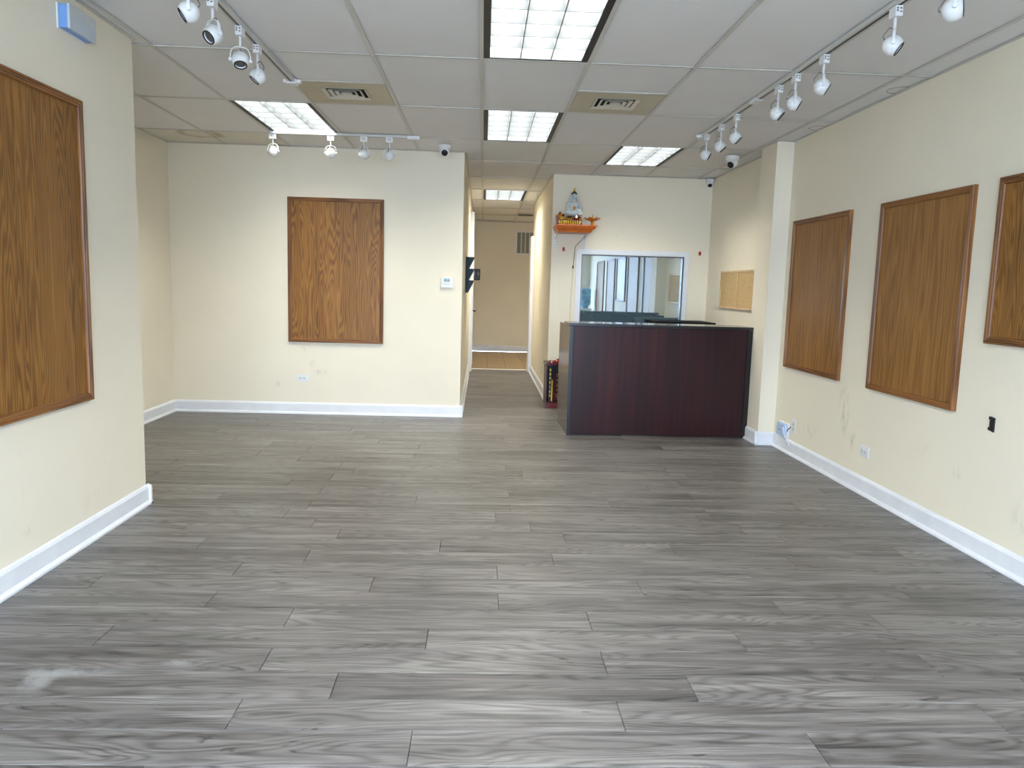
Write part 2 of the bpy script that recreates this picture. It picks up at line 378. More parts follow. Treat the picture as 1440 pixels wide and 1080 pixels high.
# shop front behind the camera
WX0, WX1, WZ0, WZ1 = -1.85, 1.95, .22, 2.42
struct('wall_front', MB().box(XL, WX0, YF-.2, YF, 0, H+.3).box(WX1, XR, YF-.2, YF, 0, H+.3).box(WX0, WX1, YF-.2, YF, 0, WZ0).box(WX0, WX1, YF-.2, YF, WZ1, H+.3), 'wall')
wf = MB()
for x in (WX0+.03, WX0+1.27, WX0+2.53, WX1-.03): wf.box(x-.03, x+.03, YF-.15, YF-.05, WZ0, WZ1)
for z in (WZ0+.03, WZ1-.03): wf.box(WX0, WX1, YF-.145, YF-.055, z-.03, z+.03)
w1 = struct('window_1', wf, 'alu')
for k in range(3):
    a = WX0+.03+(k*1.25); MB().box(a+.03, a+1.22, YF-.105, YF-.095, WZ0+.06, WZ1-.06).build('pane', 'glass', w1)
struct('ground_outside', MB().box(-9, 9, -11, YF-.2, -.12, -.02), 'concrete')

# reception window: casing and reflective pane
cas = MB()
for k, (e, d) in enumerate(((.056, .016), (.040, .024), (.022, .018))):
    for (x0, x1, z0, z1) in ((GX0-e, GX0, GZ0-e, GZ1+e), (GX1, GX1+e, GZ0-e, GZ1+e), (GX0, GX1, GZ1, GZ1+e), (GX0, GX1, GZ0-e, GZ0)):
        cas.box(x0, x1, YR-d, YR, z0, z1)
w2 = struct('window_2', cas, 'trim', 'white moulded casing of the reception window')
jb = MB().box(GX0, GX0+.012, YR, YR+.05, GZ0, GZ1).box(GX1-.012, GX1, YR, YR+.05, GZ0, GZ1).box(GX0, GX1, YR, YR+.05, GZ1-.012, GZ1).box(GX0, GX1, YR, YR+.05, GZ0, GZ0+.012)
jb.build('jamb', 'alu', w2)
pn = MB().box(GX0, GX1, YR+.035, YR+.043, GZ0, GZ1).build('pane', 'mirror', w2); pn['label'] = 'bluish reflective glass pane'

# baseboards
BP = [(0, 0), (.030, 0), (.030, .010), (.020, .022), (.016, .024), (.016, .098), (.010, .110), (.004, .116), (0, .116)]
def skirt(mb, x0, y0, x1, y1, out):
    """profile swept from (x0,y0) to (x1,y1) along the wall, thickness towards out"""
    a, b, o = Vector((x0, y0, 0)), Vector((x1, y1, 0)), Vector((out[0], out[1], 0)); n = len(BP)
    vs = [a+o*d+Vector((0, 0, z)) for d, z in BP]+[b+o*d+Vector((0, 0, z)) for d, z in BP]
    mb.add(vs, [tuple(range(n)), tuple(reversed(range(n, 2*n)))]+[(i, i+n, (i+1) % n+n, (i+1) % n) for i in range(n)]); return mb
struct('baseboard_left', skirt(skirt(MB(), XL, YF, XL, YC+.03, (1, 0)), XL+.03, YC, XA, YC, (0, 1)), 'trim')
struct('baseboard_alcove', skirt(MB(), XA, YC, XA, YB, (1, 0)), 'trim')
struct('baseboard_back', skirt(MB(), XA, YB, XH0+.03, YB, (0, -1)), 'trim')
struct('baseboard_hall_left', skirt(MB(), XH0, YB-.03, XH0, 11.9, (1, 0)), 'trim')
struct('baseboard_hall_right', skirt(MB(), XH1, YR-.03, XH1, 11.95, (-1, 0)), 'trim')
struct('baseboard_hall_end', skirt(MB(), XH0, YE, XBK, YE, (0, -1)), 'trim')
struct('baseboard_reception', skirt(MB(), XH1-.03, YR, XR, YR, (0, -1)), 'trim')
struct('baseboard_right', skirt(skirt(MB(), XR, YF, XR, 6.60, (-1, 0)), XR, 6.96, XR, YR, (-1, 0)), 'trim')
struct('baseboard_column', skirt(skirt(MB(), 2.405, 6.60, XR, 6.60, (0, -1)), 2.435, 6.57, 2.435, 6.99, (-1, 0)), 'trim')

# hall doors and trim at the end of the hall
d1 = struct('door_1', MB().box(XH0+.003, XH0+.035, 12.06, 12.92, .01, 2.05), 'doorwhite', 'white door on the left of the hall')
MB().box(XH0, XH0+.055, 11.92, 12.04, 0, 2.42).box(XH0, XH0+.05, 12.94, 13.03, 0, 2.42).box(XH0, XH0+.05, 12.04, 12.94, 2.06, 2.42).build('casing', 'trim', d1)
MB().lathe([(.012, 0), (.012, .03), (.026, .04), (.03, .055), (.022, .07), (.004, .074)], (1, 0, 0), (XH0+.03, 12.14, .93), 14).build('knob', 'grey', d1)
struct('trim_1', MB().box(XH1-.045, XH1, 11.97, YH+.02, 0, 2.09).box(XH1, XH1+.16, YH, YH+.02, 0, 2.09), 'trim', 'white casing at the end of the hall wall')
struct('trim_2', MB().prism([(12.235, -.001), (12.27, -.001), (12.27, .006), (12.255, .010), (12.24, .006)], XH0, XH1, 'X'), 'offwhite', 'pale threshold strip across the hall floor')

# ------------------------------------------------------------------ floor
fl = struct('floor', MB().box(XA, XR, YF, YR, -.06, -.010).box(XH0, XH1, YR, 12.25, -.06, -.010), 'subfloor')
def xspan(y):
    if y < YC: return XL, XR
    if y < YB: return XA, XR
    if y < YR: return XH0, XR
    return XH0, XH1
PW, PLEN, Y0 = .1728, 1.19, 2.165
seeds = {-2: .3, -1: -.18, 0: .46, 1: .73, 2: .46, 3: -.18, 4: .455, 5: .094, 6: .73, 7: .095, 8: .37, 9: -.187, 10: -.73, 11: .29, 12: .10, 13: .19, 14: -.38, 15: .19, 16: -.05, 17: .19, 18: .31, 19: .19, 20: -.15, 21: -.5, 22: -.16, 23: -.49, 24: .35, 25: .21}
def plank_mesh(L, W):
    g, c = .0007, .0016
    x, y = L/2-g, W/2-g
    vs = [(-x, -y, -.010), (x, -y, -.010), (x, y, -.010), (-x, y, -.010), (-x, -y, -c), (x, -y, -c), (x, y, -c), (-x, y, -c), (-x+c, -y+c, 0), (x-c, -y+c, 0), (x-c, y-c, 0), (-x+c, y-c, 0)]
    fs = [(0, 1, 5, 4), (1, 2, 6, 5), (2, 3, 7, 6), (3, 0, 4, 7), (4, 5, 9, 8), (5, 6, 10, 9), (6, 7, 11, 10), (7, 4, 8, 11), (8, 9, 10, 11)]
    return vs, fs
cache = {}; far = MB()
r0 = int(math.floor((YF-Y0)/PW)); r1 = int((12.25-Y0)/PW)+1
for r in range(r0, r1+1):
    ya, yb = max(Y0+r*PW, YF), min(Y0+(r+1)*PW, 12.25)
    if yb-ya < .01: continue
    cuts = sorted([ya, yb]+[c for c in (YC, YB, YR) if ya < c < yb])
    sd = seeds.get(r, random.uniform(-.6, .6))
    # the row keeps its full width where it passes a corner: use the slab that covers most of it
    ym = (ya+yb)/2
    for (sa, sb) in ([(ya, yb)] if len(cuts) == 2 else list(zip(cuts[:-1], cuts[1:]))):
        xa, xb = xspan((sa+sb)/2); k = math.floor((xa-sd)/PLEN); x = sd+k*PLEN
        while x < xb:
            a, b = max(x, xa), min(x+PLEN, xb); x += PLEN
            if b-a < .02: continue
            L, W = b-a, sb-sa
            if 1.80 < ym < YB-.01:
                key = (round(L, 3), round(W, 3))
                if key not in cache:
                    vs, fs = plank_mesh(*key); cache[key] = MB().add(vs, fs).mesh('plank', 'plank')
                inst('plank', cache[key], fl, ((a+b)/2, (sa+sb)/2, 0))
            else:
                vs, fs = plank_mesh(L, W); far.add([Vector(v)+Vector(((a+b)/2, (sa+sb)/2, 0)) for v in vs], fs)
o = far.build('distant_planks', 'plank', fl); o['kind'] = 'stuff'
ft = struct('floor_rear', MB().box(XH0, XBK, 12.25, YE, -.06, -.006), 'grout')
tm = MB().box(-.149, .149, -.149, .149, -.006, .0, .0015).mesh('floor_tile', 'hall_tile')
for i in range(9):
    for j in range(11):
        inst('floor_tile', tm, ft, (XH0+.155+i*.303-.03*(0), 12.42+j*.303, 0))

# ------------------------------------------------------------------ ceiling
ce = struct('ceiling', MB().box(XA-.3, XR+.2, YF-.2, YE+.1, H+.22, H+.3), 'gap')
XS = [XA]+[-.04+.61*i for i in range(-4, 5)]+[XR]
YS = [YF, .91, 2.13, 3.35, 4.57, 5.82, 7.05, 8.17, 9.36, 10.56, 11.78, 13.0, 14.22, 15.44, YE]
ZN = [(YF, YC, XL, XR), (YC, YB, XA, XR), (YB, YR, XH0, XR), (YR, YH, XH0, XH1), (YH, YE, XH0, XBK)]
def col_of(x): return round((x+.04)/.61)
lights = {(0, 3.35), (0, 5.82), (0, 10.56), (-3, 5.82), (2, 7.05)}
lights |= {(0, .91), (3, 13.0)}
vents = {(-2, 4.57), (1, 4.57)}
plate = MB().box(-.5, .5, -.5, .5, 0, .016).mesh('ceiling_tile', 'tile')
plate_s = MB().box(-.5, .5, -.5, .5, 0, .016).mesh('ceiling_tile', 'tile_stain')
XC = [-3.70, -3.09]+[-.04+.61*i for i in range(-4, 6)]
def put_tile(x0, x1, y0, y1):
    if x1-x0 < .012 or y1-y0 < .012: return
    st = x0 < -2.3 and y0 > 6.9
    t = inst('ceiling_tile', plate_s if st else plate, ce, ((x0+x1)/2, (y0+y1)/2, H+.005+random.uniform(0, .0025)), (x1-x0-.004, y1-y0-.004, 1))
    if random.random() < .3: t.rotation_euler = (random.uniform(-.002, .002), random.uniform(-.002, .002), 0)
for ci in range(len(XC)-1):
    xa, xb = XC[ci], XC[ci+1]
    for ri in range(len(YS)-1):
        ya, yb = YS[ri], YS[ri+1]
        c = col_of(xa)
        if (c, ya) in lights: continue
        if (c, ya) in vents: yb = 5.20
        pcs = []
        for (za, zb, x0, x1) in ZN:
            a, b = max(ya, za), min(yb, zb); l, r_ = max(xa, x0), min(xb, x1)
            if b-a > .001 and r_-l > .001:
                if pcs and abs(pcs[-1][0]-l) < .001 and abs(pcs[-1][1]-r_) < .001: pcs[-1][3] = b
                else: pcs.append([l, r_, a, b])
        for q in pcs: put_tile(*q)
# suspension grid: long runners along the room, cross tees, wall angle
def runner_mb(x, y0, y1): return MB().box(x-.012, x+.012, y0, y1, H-.001, H+.0015).box(x-.002, x+.002, y0, y1, H+.0015, H+.03)
def cross_mb(y, x0, x1): return MB().box(x0, x1, y-.012, y+.012, H-.0005, H+.0018).box(x0, x1, y-.002, y+.002, H+.0018, H+.03)
for i in range(-4, 5):
    x = -.04+.61*i; run = []
    for (za, zb, x0, x1) in ZN:
        if x0+.02 < x < x1-.02:
            if run and abs(run[-1][1]-za) < .001: run[-1][1] = zb
            else: run.append([za, zb])
    for a, b in run: runner_mb(x, a, b).build('ceiling_runner', 'tee', ce)
for y in YS[1:-1]:
    for (za, zb, x0, x1) in ZN:
        if za <= y < zb: cross_mb(y, x0, x1).build('ceiling_cross_tee', 'tee', ce)
for xa in (-1.26, .57): cross_mb(5.20, xa, xa+.61).build('ceiling_cross_tee', 'tee', ce)
wa = MB()
A = .022
for (x0, x1, y0, y1) in ((XL, XL+A, YF, YC), (XA, XA+A, YC, YB), (XA, XH0, YB-A, YB), (XH0, XH0+A, YB, YE), (XH1-A, XH1, YR, YH), (XH1, XR, YR-A, YR), (XR-A, XR, YF, 6.6), (XR-A, XR, 6.96, YR), (XH0, XBK, YE-A, YE), (2.435-A, 2.435, 6.6, 6.96), (2.435-A, XR, 6.6-A, 6.6), (XL, XR, YF, YF+A)):
    wa.box(x0, x1, y0, y1, H-.0008, H+.0012)
wa.build('wall_angle', 'tee', ce)
for y in (4.89, 6.05):
    MB().lathe([(.080, 0), (.080, .002), (.083, .002), (.083, 0), (.080, 0)], (0, 0, 1), (2.555, y, H+.0035), 32, cap=False).build('patched_hole', 'slat', ce)

def troffer(label, x, y0, y1):
    x0, x1, y0, y1 = x+.012, x+.598, y0+.012, y1-.012
    t = thing('ceiling_light', label, 'ceiling light', ((x0+x1)/2, (y0+y1)/2, H), 0, 'recessed louvred ceiling lights')
    hx, hy = (x1-x0)/2, (y1-y0)/2
    fr = MB()
    bw, bf = .034, .018
    for (a, b, c, d) in ((-hx, -hx+bw, -hy, hy), (hx-bw, hx, -hy, hy), (-hx+bw, hx-bw, -hy, -hy+bf), (-hx+bw, hx-bw, hy-bf, hy)):
        fr.box(a, b, c, d, .002, .095)
    fr.build('frame', 'black_metal', t)
    gx, gy = hx-bw, hy-bf
    MB().box(-hx, hx, -hy, hy, .095, .11).build('housing', 'white', t)
    MB().box(-gx, gx, -gy, gy, .088, .092).build('diffuser', 'lamp', t)
    sp = MB()
    for (a, b, c, d) in ((-gx, -gx+.002, -gy, gy), (gx-.002, gx, -gy, gy), (-gx, gx, -gy, -gy+.002), (-gx, gx, gy-.002, gy)): sp.box(a, b, c, d, .004, .088)
    sp.build('reflector_side', 'louver', t)
    for k in (1, 2):
        xx = -gx+2*gx*k/3; MB().prism([(xx-.0025, .004), (xx+.0025, .004), (xx+.006, .030), (xx+.015, .084), (xx-.015, .084), (xx-.006, .030)], -gy, gy, 'Y').build('louver_blade', 'louver', t)
    for k in range(1, 6):
        yy = -gy+2*gy*k/6; MB().prism([(yy-.0025, .0045), (yy+.0025, .0045), (yy+.006, .030), (yy+.015, .0845), (yy-.015, .0845), (yy-.006, .030)], -gx, gx, 'X').build('louver_blade', 'louver', t)
    return t
troffer('large louvred ceiling light nearest the viewer, cut by the top edge', -.04, 3.35, 4.57)
troffer('louvred ceiling light in the middle of the room, ahead of the hall', -.04, 5.82, 7.05)
troffer('small far louvred ceiling light inside the hall', -.04, 10.56, 11.78)
troffer('louvred ceiling light at the left above the short cross track', -1.87, 5.82, 7.05)
troffer('louvred ceiling light at the right above the reception counter', 1.18, 7.05, 8.17)
troffer('louvred ceiling light overhead behind the viewer, out of the picture', -.04, .91, 2.13)

troffer('added louvred ceiling light round the rear corner, unseen, brightening the hall end', 1.79, 13.0, 14.22)  # unseen light added to lift the dark end wall

def vent(label, x, mat='vent'):
    t = thing('ceiling_vent', label, 'air vent', (x+.305, 5.51, H), 0, 'ceiling air vents')
    h = .29; g = .15
    p = MB()
    for (a, b, c, d) in ((-h, -g, -h, h), (g, h, -h, h), (-g, g, -h, -g), (-g, g, g, h)): p.box(a, b, c, d, 0, .006)
    p.build('panel', mat, t)
    MB().box(-g, g, -g, g, .02, .025).build('duct', 'gap', t)
    for k, s_ in enumerate((.150, .112, .074, .038)):
        q = MB(); o_ = s_; i_ = s_-.020; zt, zb = .005, -.003
        # a square cone ring: outer edge high, inner edge low
        vo = [(-o_, -o_, zb), (o_, -o_, zb), (o_, o_, zb), (-o_, o_, zb)]; vi = [(-i_, -i_, zt), (i_, -i_, zt), (i_, i_, zt), (-i_, i_, zt)]
        vo2 = [(a*.985, b*.985, c+.003) for a, b, c in vo]; vi2 = [(a*.98, b*.98, c+.003) for a, b, c in vi]
        q.add(vo+vi+vo2+vi2, [(i, (i+1) % 4, (i+1) % 4+4, i+4) for i in range(4)]+[(i+8, i+12, (i+1) % 4+12, (i+1) % 4+8) for i in range(4)]+[(i, i+8, (i+1) % 4+8, (i+1) % 4) for i in range(4)])
        q.build('louver_ring', 'vent_light', t)
    MB().box(-.022, .022, -.022, .022, 0, .004).build('center_plate', 'vent_light', t)
vent('square louvred ceiling vent in a beige panel beside the left track end', -1.26)
vent('square louvred ceiling vent in a beige panel right of the middle light', .57)
t = thing('hall_ceiling_vent', 'small ceiling vent at the far end of the hall', 'air vent', (.72, 14.0, H))
MB().box(-.16, .16, -.2, .2, -.006, .004).build('frame', 'vent_light', t)
for k in range(7): MB().prism([(-.17+k*.05, -.012), (-.145+k*.05, -.006), (-.145+k*.05, -.004), (-.17+k*.05, -.009)], -.13, .13, 'X').build('slat', 'slat', t)

# ------------------------------------------------------------------ track lighting
def track(label, a, b, horizontal):
    """rail hung under the grid from a to b (x,y pairs)"""
    (x0, y0), (x1, y1) = a, b
    t = thing('light_track', label, 'light track', (0, 0, 0), 0, 'white lighting tracks'); t.location = (x0, y0, H)
    L = (x1-x0) if horizontal else (y1-y0)
    prof = [(-.022, 0), (.022, 0), (.022, -.020), (.008, -.020), (.008, -.010), (-.008, -.010), (-.008, -.020), (-.022, -.020)]
    MB().prism(prof, 0, L, 'X' if horizontal else 'Y').build('rail', 'track', t)
    sl = MB().box(0, L, -.008, .008, -.0192, -.010) if horizontal else MB().box(-.008, .008, 0, L, -.0192, -.010)
    sl.build('slot', 'black', t)
    e = MB().box(L-.005, L+.1, -.026, .026, -.030, -.001, .004) if horizontal else MB().box(-.03, .03, L-.01, L+.07, -.030, -.001, .004)
    e.build('end_feed', 'white', t)
    if not horizontal: MB().box(-.055, .055, L+.005, L+.045, -.022, -.001, .003).build('feed_bracket', 'white', t)
    return t
track('long white ceiling track at the left, running away from the viewer', (-1.245, YF+.2), (-1.245, 5.16), False)
track('short white ceiling track crossing in front of the back wall', (-1.86, 6.95), (-.68, 6.95), True)
tr = track('long white ceiling track at the right, running away from the viewer', (1.76, YF+.2), (1.76, 6.42), False)
MB().box(-.024, .024, 6.0, 6.12, -.026, -.001, .003).build('joiner', 'white', tr)

def head(label, x, y, aim, along='Y', group=None, cable_side=-1, drop=.116):
    t = thing('spotlight', label, 'spotlight', (x, y, H-.0205), 0, group)
    a = Vector(aim).normalized()
    bx_ = (.016, .030) if along == 'Y' else (.030, .016)
    ad = MB().box(-bx_[0], bx_[0], -bx_[1], bx_[1], -.044, .0, .003).build('adapter', 'white', t)
    face = MB()
    for (u, v) in ((-.008, -.012), (-.008, -.022), (.007, -.012), (.007, -.026)): face.box(u-.004, u+.004, -bx_[1]-.0012, -bx_[1]+.001, v-.003, v+.003)
    face.build('contact_mark', 'grey', ad)
    MB().cyl((0, 0, -.042), (0, 0, -.098), .0065).build('stem', 'white', t)
    c = Vector((0, 0, -.042-drop)); R = .043
    ax = a.cross(Vector((0, 0, 1)))
    ax = ax.normalized() if ax.length > .1 else Vector((1, 0, 0))
    # fork: from the stem around the ball to both pivots
    yk = MB(); pts = []
    for k in range(13):
        th = PI*k/12; cs = math.cos(th); pts.append(c+ax*math.copysign(abs(cs)**.6, cs)*(R+.006)+Vector((0, 0, 1))*max(0, math.sin(th))**.8*(R+.020))
    side = Vector((0, 0, 1)).cross(ax)
    for i in range(12):      # flat strip bent over the ball
        p, q = pts[i], pts[i+1]; nn = (q-p).normalized().cross(side)*.002; ww = side*.006
        yk.add([p-ww-nn, p+ww-nn, p+ww+nn, p-ww+nn, q-ww-nn, q+ww-nn, q+ww+nn, q-ww+nn], [(0, 1, 2, 3), (7, 6, 5, 4), (0, 4, 5, 1), (1, 5, 6, 2), (2, 6, 7, 3), (3, 7, 4, 0)])
    for s_ in (1, -1): yk.cyl(c+ax*s_*(R-.004), c+ax*s_*(R+.014), .008, 10)
    yk.build('fork', 'white', t)
    prof = [(max(.0005, R*math.sin(PI*(1-k/14*.74))), R*math.cos(PI*(1-k/14*.74))) for k in range(15)]
    rr, hh = prof[-1]
    prof2 = prof+[(rr-.003, hh-.002), (rr-.004, hh-.010)]
    sh = MB().lathe(prof2, a, c, 28, cap=False).build('shade', 'white', t)
    MB().lathe([(rr+.0008, hh-.0035), (rr+.0012, hh+.001), (rr-.002, hh+.0025), (rr-.005, hh-.002)], a, c, 28, cap=False).build('rim', 'black', sh)
    MB().lathe([(.001, hh-.014), (rr-.004, hh-.010)], a, c, 24, cap=False).build('lens', 'grey', sh)
    # braided lead looping from stem to the back of the shade
    p0 = Vector((0, 0, -.094)); p3 = c-a*R*.93; sid = ax*cable_side
    q = [p0, p0+sid*.006+Vector((0, 0, .004)), p0-a*.022+Vector((0, 0, -.002)), p0-a*.034+Vector((0, 0, -.020)), p3-a*.012+Vector((0, 0, .010)), p3]
    cr = []
    for i in range(len(q)-1):
        for k in range(5):
            u = k/5; P0, P1, P2, P3 = q[max(i-1, 0)], q[i], q[i+1], q[min(i+2, len(q)-1)]
            cr.append(.5*((2*P1)+(-P0+P2)*u+(2*P0-5*P1+4*P2-P3)*u*u+(-P0+3*P1-3*P2+P3)*u**3))
    cr.append(q[-1]); MB().tube(cr, .0028, 6).build('lead', 'grey', t)
    return t
LG, CG, RG = 'ball spotlights on the left track', 'ball spotlights on the cross track', 'ball spotlights on the right track'
head('white ball spotlight at the top edge, nearest on the left track', -1.245, 3.42, (-.9, -.3, -.6), 'Y', LG)
head('white ball spotlight with its lens towards the viewer, second on the left track', -1.245, 3.71, (-.55, -.75, -.75), 'Y', LG)
head('white ball spotlight pointing down, third along the left track', -1.245, 4.11, (.15, -.45, -1), 'Y', LG)
head('white ball spotlight farthest along the left track, before the vent', -1.245, 4.41, (-.7, -.2, -.9), 'Y', LG)
head('leftmost white ball spotlight on the cross track, below the lamp corner', -1.84, 6.95, (.2, .8, -.4), 'X', CG, drop=.105)
head('second white ball spotlight on the cross track, below the lamp edge', -1.345, 6.95, (.1, .9, -.3), 'X', CG, drop=.105)
head('third white ball spotlight from the left on the cross track', -1.06, 6.95, (.3, .8, -.4), 'X', CG, drop=.105)
head('rightmost white ball spotlight on the cross track', -.84, 6.95, (.1, .9, -.4), 'X', CG, drop=.105)
for y, aim, lb in ((3.03, (.85, -.45, .1), 'white ball spotlight at the top right edge, nearest on the right track'),
                   (3.47, (.8, -.40, -.65), 'white ball spotlight second from the viewer on the right track'),
                   (4.18, (.85, -.25, -.5), 'white ball spotlight third from the viewer on the right track'),
                   (4.55, (.85, -.25, -.5), 'white ball spotlight fourth from the viewer on the right track'),
                   (4.81, (.8, -.28, -.7), 'white ball spotlight in the middle of the right track, just before its joint'),
                   (5.60, (.7, -.25, -.7), 'white ball spotlight just beyond the joint of the right track'),
                   (5.95, (.7, -.2, -.8), 'white ball spotlight second from the far end of the right track'),
                   (6.33, (.7, -.2, -.4), 'white ball spotlight at the far end of the right track')):
    head(lb, 1.76, y, aim, 'Y', RG)

# ------------------------------------------------------------------ security cameras
def dome(label, x, y, z, aim, s=1.):
    t = thing('security_camera', label, 'security camera', (x, y, z), 0, 'white turret cameras'); a = Vector(aim).normalized()
    MB().lathe([(.056*s, 0), (.056*s, -.012*s), (.050*s, -.034*s), (.044*s, -.040*s)], (0, 0, 1), (0, 0, 0), 24).build('base', 'white', t)
    c = Vector((0, 0, -.058*s)); R = .043*s
    b = MB().lathe([(max(.0005, R*math.sin(PI*(1-k/12*.78))), R*math.cos(PI*(1-k/12*.78))) for k in range(13)], a, c, 24).build('eyeball', 'white', t)
    rr, hh = R*math.sin(PI*.22), R*math.cos(PI*.22)
    MB().lathe([(rr, hh-.004*s), (rr*1.0, hh+.003*s), (rr*.7, hh+.006*s), (.001, hh+.007*s)], a, c, 24).build('lens_cover', 'black', b)
    return t
dome('white turret camera facing the viewer on the ceiling by the hall corner', -.383, 7.32, H, (.06, -.9, -.42), 1.05)
dome('white turret camera on the ceiling just in front of the column', 2.30, 7.36, H, (-.62, -.6, -.5), 1.15)
dome('smaller white turret camera in the corner above the reception window', 2.525, 8.855, H-.005, (-.1, -.7, -.7), .9)

# ------------------------------------------------------------------ framed oak boards
def oak_board(label, cx, cy, zb, wdt, hgt, face, mat='oak', group=None):
    t = thing('wood_panel', label, 'wood panel', (cx, cy, zb), face, group)
    hw = wdt/2
    MB().box(-hw+.012, hw-.012, -.009, 0, .012, hgt-.012).build('board', mat, t)
    prof = [(0, 0), (0, .022), (.003, .026), (.011, .026), (.0125, .022), (.014, .026), (.022, .0255), (.0235, .0215), (.025, .024), (.033, .023), (.036, .016), (.036, .005)]
    C = [(-hw, 0), (hw, 0), (hw, hgt), (-hw, hgt)]
    inn = [(1, 1), (-1, 1), (-1, -1), (1, -1)]
    for s_ in range(4):
        A_, B_ = C[s_], C[(s_+1) % 4]; ia, ib = inn[s_], inn[(s_+1) % 4]; n = len(prof)
        va = [(A_[0]+ia[0]*d, -h_, A_[1]+ia[1]*d) for d, h_ in prof]; vb = [(B_[0]+ib[0]*d, -h_, B_[1]+ib[1]*d) for d, h_ in prof]
        mb = MB().add(va+vb, [(i, i+1, i+1+n, i+n) for i in range(n-1)]+[tuple(range(n)), tuple(reversed(range(n, 2*n))), (0, n, 2*n-1, n-1)])
        mb.build('frame_rail', 'oak_rail_x' if s_ % 2 == 0 else 'oak_rail', t)
    return t
oak_board('large framed oak board on the near left wall, cut by the left edge', XL, 3.40, .706, .935, 1.424, FACE_LEFT)
oak_board('framed oak board hung alone on the cream back wall', -1.440, YB, .717, .925, 1.398, FACE_BACK)
RB = 'framed oak boards on the right wall'
oak_board('framed oak board on the right wall nearest the white column', XR, 5.945, .711, 1.01, 1.208, FACE_RIGHT, 'oak_flat', RB)
oak_board('tall framed oak board in the middle of the right wall', XR, 4.540, .713, .960, 1.204, FACE_RIGHT, 'oak_flat', RB)
oak_board('short framed oak board cut by the right edge of the picture', XR, 3.385, 1.098, .945, .826, FACE_RIGHT, 'oak', RB)
oak_board('framed oak board seen only in the reception window reflection, left of the short one', XR, 2.20, .713, .96, 1.204, FACE_RIGHT, 'oak_flat', RB)
oak_board('leftmost framed oak board in the reception window reflection', XR, .81, .713, 1.0, 1.204, FACE_RIGHT, 'oak_flat', RB)

# ------------------------------------------------------------------ reception counter
t = thing('reception_counter', 'dark mahogany reception counter with a tan reflecting end panel', 'counter', (.778, 6.845, 0), math.radians(1.2))
W = 1.655
MB().box(.030, W-.042, .012, .034, .012, .985).build('front_panel', 'mahogany', t)
e1 = MB().box(0, .028, .004, .76, .004, .985, .0015).build('end_panel', 'end_laminate', t)
MB().box(-.0005, .0285, .000, .004, .004, .985).build('edge_band', 'mahogany_edge', e1)
e2 = MB().box(W-.040, W, .004, .76, .004, .985, .0015).build('end_panel', 'end_laminate', t)
MB().box(W-.0405, W+.0005, .000, .004, .004, .985).build('edge_band', 'mahogany_edge', e2)
tp = MB().box(-.004, W+.004, -.004, .40, .988, 1.012, .002).build('counter_top', 'counter_top', t)
MB().box(-.0045, W+.0045, -.0055, -.0035, .989, 1.006).build('edge_band', 'mahogany_edge', tp)
MB().box(.028, W-.04, .36, .74, .71, .738, .002).build('desk_surface', 'mahogany', t)
MB().box(.028, W-.04, .33, .35, .738, .985).build('riser_panel', 'mahogany', t)
MB().lathe([(.032, 0), (.032, .004), (.02, .006), (.001, .006)], (0, 1, 0), (.76, .35, .925), 20).build('grommet', 'black', t)
MB().box(.03, .46, .38, .72, .01, .70, .002).build('pedestal', 'mahogany', t)
for k in range(3): MB().box(.04, .45, .722, .738, .03+k*.222, .24+k*.222, .002).build('drawer', 'mahogany', t)
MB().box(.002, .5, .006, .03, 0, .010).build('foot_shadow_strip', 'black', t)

t = thing('black_cabinet', 'low black-topped cabinet behind the counter, below the reception window', 'cabinet', (2.20, 8.60, 0))
MB().box(-.31, .31, -.26, .28, .03, .955).build('body', 'black_top', t)
MB().box(-.325, .325, -.29, .285, .957, .985, .003).build('cabinet_top', 'black_top', t)
for s_ in (-1, 1):
    d = MB().box(min(s_*.005, s_*.30), max(s_*.005, s_*.30), -.278, -.262, .06, .93, .003).build('door', 'black_top', t)
    MB().cyl((s_*.04, -.29, .55), (s_*.04, -.29, .67), .005).build('handle', 'grey', d)

# ------------------------------------------------------------------ wall shrine shelf
SX0, SX1, SY0 = .772, 1.222, 8.50
t = thing('altar_shelf', 'orange lacquered altar shelf high on the wall beside the hall', 'shelf', ((SX0+SX1)/2, YR, 1.927))
hw = (SX1-SX0)/2
# crown-like shelf: wide top, tapered skirt; built as nested tiers
sh = MB()
dp = YR-SY0
def ring(i, z): return [(-hw+i*.5, -dp+i, z), (hw-i, -dp+i, z), (hw-i, 0, z), (-hw+i*.5, 0, z)]
zz = [(0, .073), (0, .062), (.012, .057), (.018, .040), (.048, .022), (.058, .0)]
vs = [p for i, z in zz for p in ring(i, z)]
fs = [(0, 1, 2, 3), tuple(4*(len(zz)-1)+k for k in (3, 2, 1, 0))]
for i in range(len(zz)-1):
    for k in range(4): fs.append((4*i+k, 4*i+(k+1) % 4, 4*i+4+(k+1) % 4, 4*i+4+k))
MB().add(vs, fs).build('shelf_board', 'orange', t)
for x in (-hw+.035, hw-.085):
    b = MB().box(x-.012, x+.012, -.012, 0, -.17, .0).build('wall_standard', 'white', t)
    for k in range(5): MB().box(x-.003, x+.003, -.0125, -.011, -.16+k*.03, -.145+k*.03).build('slot', 'grey', b)
    MB().prism([(-.012, -.01), (-.25, -.001), (-.25, -.006), (-.012, -.06)], x-.004, x+.004, 'X').build('bracket', 'white', t)
SZ = 2.0
